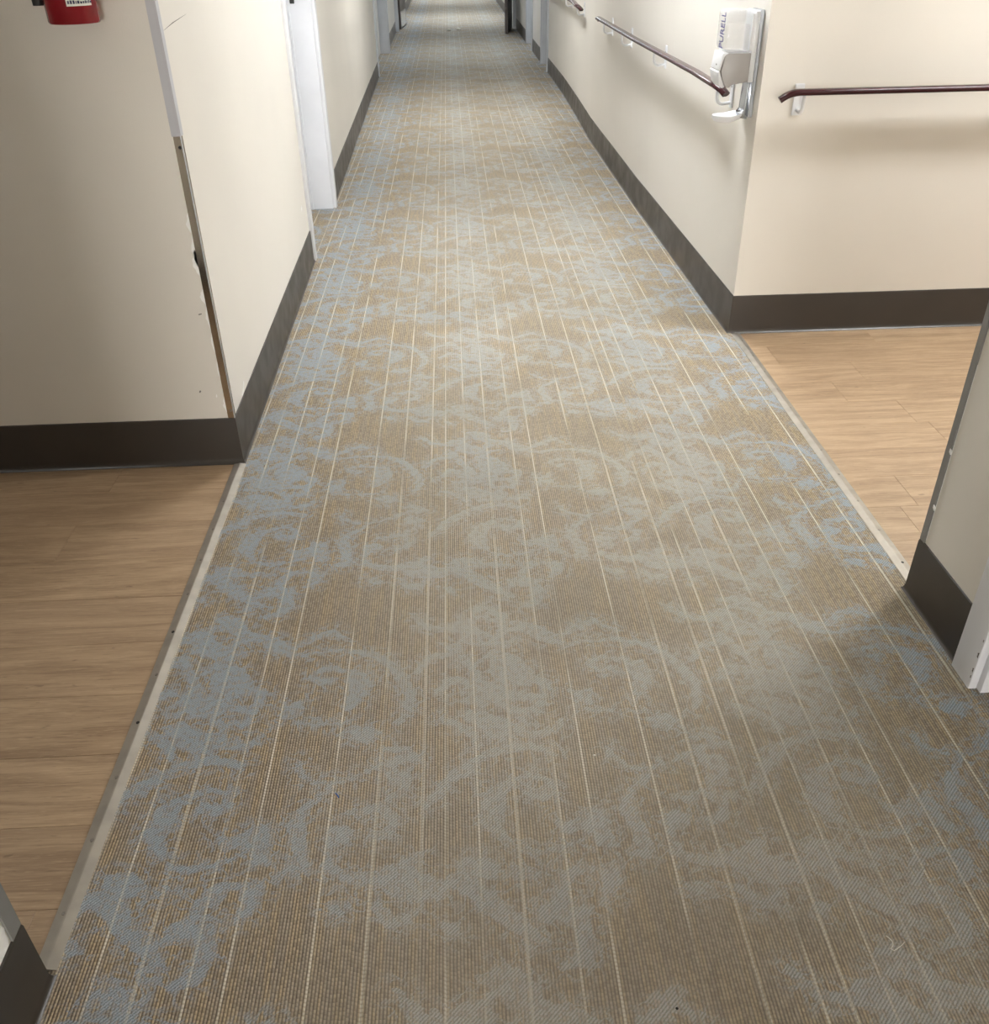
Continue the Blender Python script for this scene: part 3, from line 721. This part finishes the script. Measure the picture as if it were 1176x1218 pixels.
xz_solid('tray_arm', [(1.056, .782), (1.056, .905), (1.044, .905), (1.043, .812), (1.030, .800), (1.030, .786)], Y0+.03, Y1-.03, M['steel'], t, .0015)
bm = bmesh.new(); rings = []
for k, (r_, zz) in enumerate(((.86, .774), (1.0, .784), (.99, .793), (.90, .790), (.55, .784), (.0, .783))):
    rings.append([bm.verts.new((.994+.056*r_*math.cos(2*math.pi*i/28), 3.4825+.050*r_*math.sin(2*math.pi*i/28), zz+(.012*max(0, math.cos(2*math.pi*i/28)) if r_ > .8 else 0))) for i in range(28)] if r_ > 0 else [bm.verts.new((.994, 3.4825, zz))])
for a, c in zip(rings[:-1], rings[1:]):
    for i in range(28):
        q = [a[i], a[(i+1) % 28]] + ([c[(i+1) % 28], c[i]] if len(c) > 1 else [c[0]]); bm.faces.new(q)
bm.faces.new(rings[0][::-1]); build('drip_tray', bm, M['plastic'], t, auto=50)

# ---------------------------------------------------------------- fire extinguisher
ex, ey, ez = -.857, 2.392, 1.206
t = empty('fire_extinguisher', (ex, ey, ez)); tag(t, 'red fire extinguisher hung on the left passage wall, cut by the top edge', 'fire extinguisher')
R0 = .057
lathe('cylinder', [(0, ez+.010), (.040, ez+.008), (.048, ez), (R0-.003, ez), (R0, ez+.004), (R0, ez+.34), (R0*.93, ez+.365), (R0*.72, ez+.390), (.024, ez+.405), (.018, ez+.412), (.018, ez+.43)], (ex, ey), M['red'], t)
lathe('valve', [(.0175, ez+.42), (.0175, ez+.455), (.012, ez+.46), (.012, ez+.475), (0, ez+.476)], (ex, ey), M['brass'], t, 20)
def curved_label(name, r, a0, a1, z0, z1, mat, parent, nseg=14, th=.0006):
    bm = bmesh.new(); rows = []
    for i in range(nseg+1):
        a = a0+(a1-a0)*i/nseg
        rows.append([bm.verts.new((ex+rr*math.cos(a), ey+rr*math.sin(a), z)) for rr in (r-.0004, r+th) for z in (z0, z1)])
    for p, q in zip(rows[:-1], rows[1:]):
        for f in ((0,1), (1,3), (3,2), (2,0)): bm.faces.new((p[f[0]], p[f[1]], q[f[1]], q[f[0]]))
    bm.faces.new(rows[0]); bm.faces.new(rows[-1])
    return build(name, bm, mat, parent, auto=40)
A0, A1 = math.radians(-80), math.radians(-22)
lb = curved_label('label', R0, A0, A1, ez+.036, ez+.24, M['paper'], t)
rr = random.Random(5); a = A0+.05
while a < A1-.06:                                   # the row of dark lettering at the label's foot, too small to read
    w = .035+.05*rr.random(); hgt = .004+.003*rr.random()
    curved_label('printed_mark', R0+.0008, a, a+w, ez+.0405, ez+.0405+hgt, M['ink'], lb, 2, .0003); a += w+.028
tube('hose', bend((ex-.02, ey-.005, ez+.445), (ex-.13, ey-.01, ez+.44), (ex-.085, ey-.005, ez+.25), 9)+bend((ex-.083, ey-.005, ez+.22), (ex-.074, ey, ez+.14), (ex-.071, ey, ez+.10), 5), .009, M['black'], t, seg=12)
lathe('nozzle', [(.0, ez+.036), (.013, ez+.036), (.0135, ez+.05), (.010, ez+.10), (.0, ez+.10)], (ex-.0715, ey), M['black'], t, 16)
bm = bmesh.new(); add_box(bm, (ex-.011, ey-.095, ez+.470), (ex+.011, ey+.03, ez+.482), .003); build('carry_handle', bm, M['black'], t)
bm = bmesh.new(); add_box(bm, (ex-.009, ey-.10, ez+.500), (ex+.009, ey+.02, ez+.508), .003); build('lever', bm, M['black'], t)
bm = bmesh.new(); add_tube(bm, [(ex, ey-.016, ez+.44), (ex, ey-.034, ez+.44)], .013, seg=20); build('gauge', bm, M['paper'], t)
box('wall_hook', (ex-.015, ey+.018, ez+.37), (ex+.015, 2.462, ez+.44), M['steel'], t, .002)

# ---------------------------------------------------------------- bits on the carpet
o = tube('blue_thread', bend((-.270, 1.156, .005), (-.266, 1.153, .007), (-.263, 1.146, .005), 5), .0011, M['thread'], seg=6); tag(o, 'tiny blue thread lying on the carpet', 'thread')
o = tube('lint_thread', bend((.643, .818, .005), (.655, .803, .007), (.641, .796, .006), 7)+bend((.645, .792, .006), (.660, .798, .008), (.668, .806, .005), 7), .0006, M['lint'], seg=6); tag(o, 'loose pale lint thread on the lower right carpet', 'lint')
def crumb(name, label, x, y, r, mat):
    bm = bmesh.new(); bmesh.ops.create_icosphere(bm, subdivisions=1, radius=r)
    for v in bm.verts: v.co = Vector((v.co.x*(1+.3*random.random())+x, v.co.y*(1+.3*random.random())+y, v.co.z*.5+.003+r*.4))
    tag(build(name, bm, mat), label, 'crumb')
crumb('paper_crumb', 'single pale crumb in the middle of the near carpet', .230, 1.221, .0022, M['lint'])
crumb('dirt_crumb', 'black speck near the bottom edge of the carpet', .285, .722, .0022, M['speck'])
crumb('paper_scrap', 'left one of two white scraps far down the corridor', -.003, 16.55, .035, M['lint'])
crumb('paper_scrap', 'right one of two white scraps far down the corridor', .148, 16.68, .035, M['lint'])
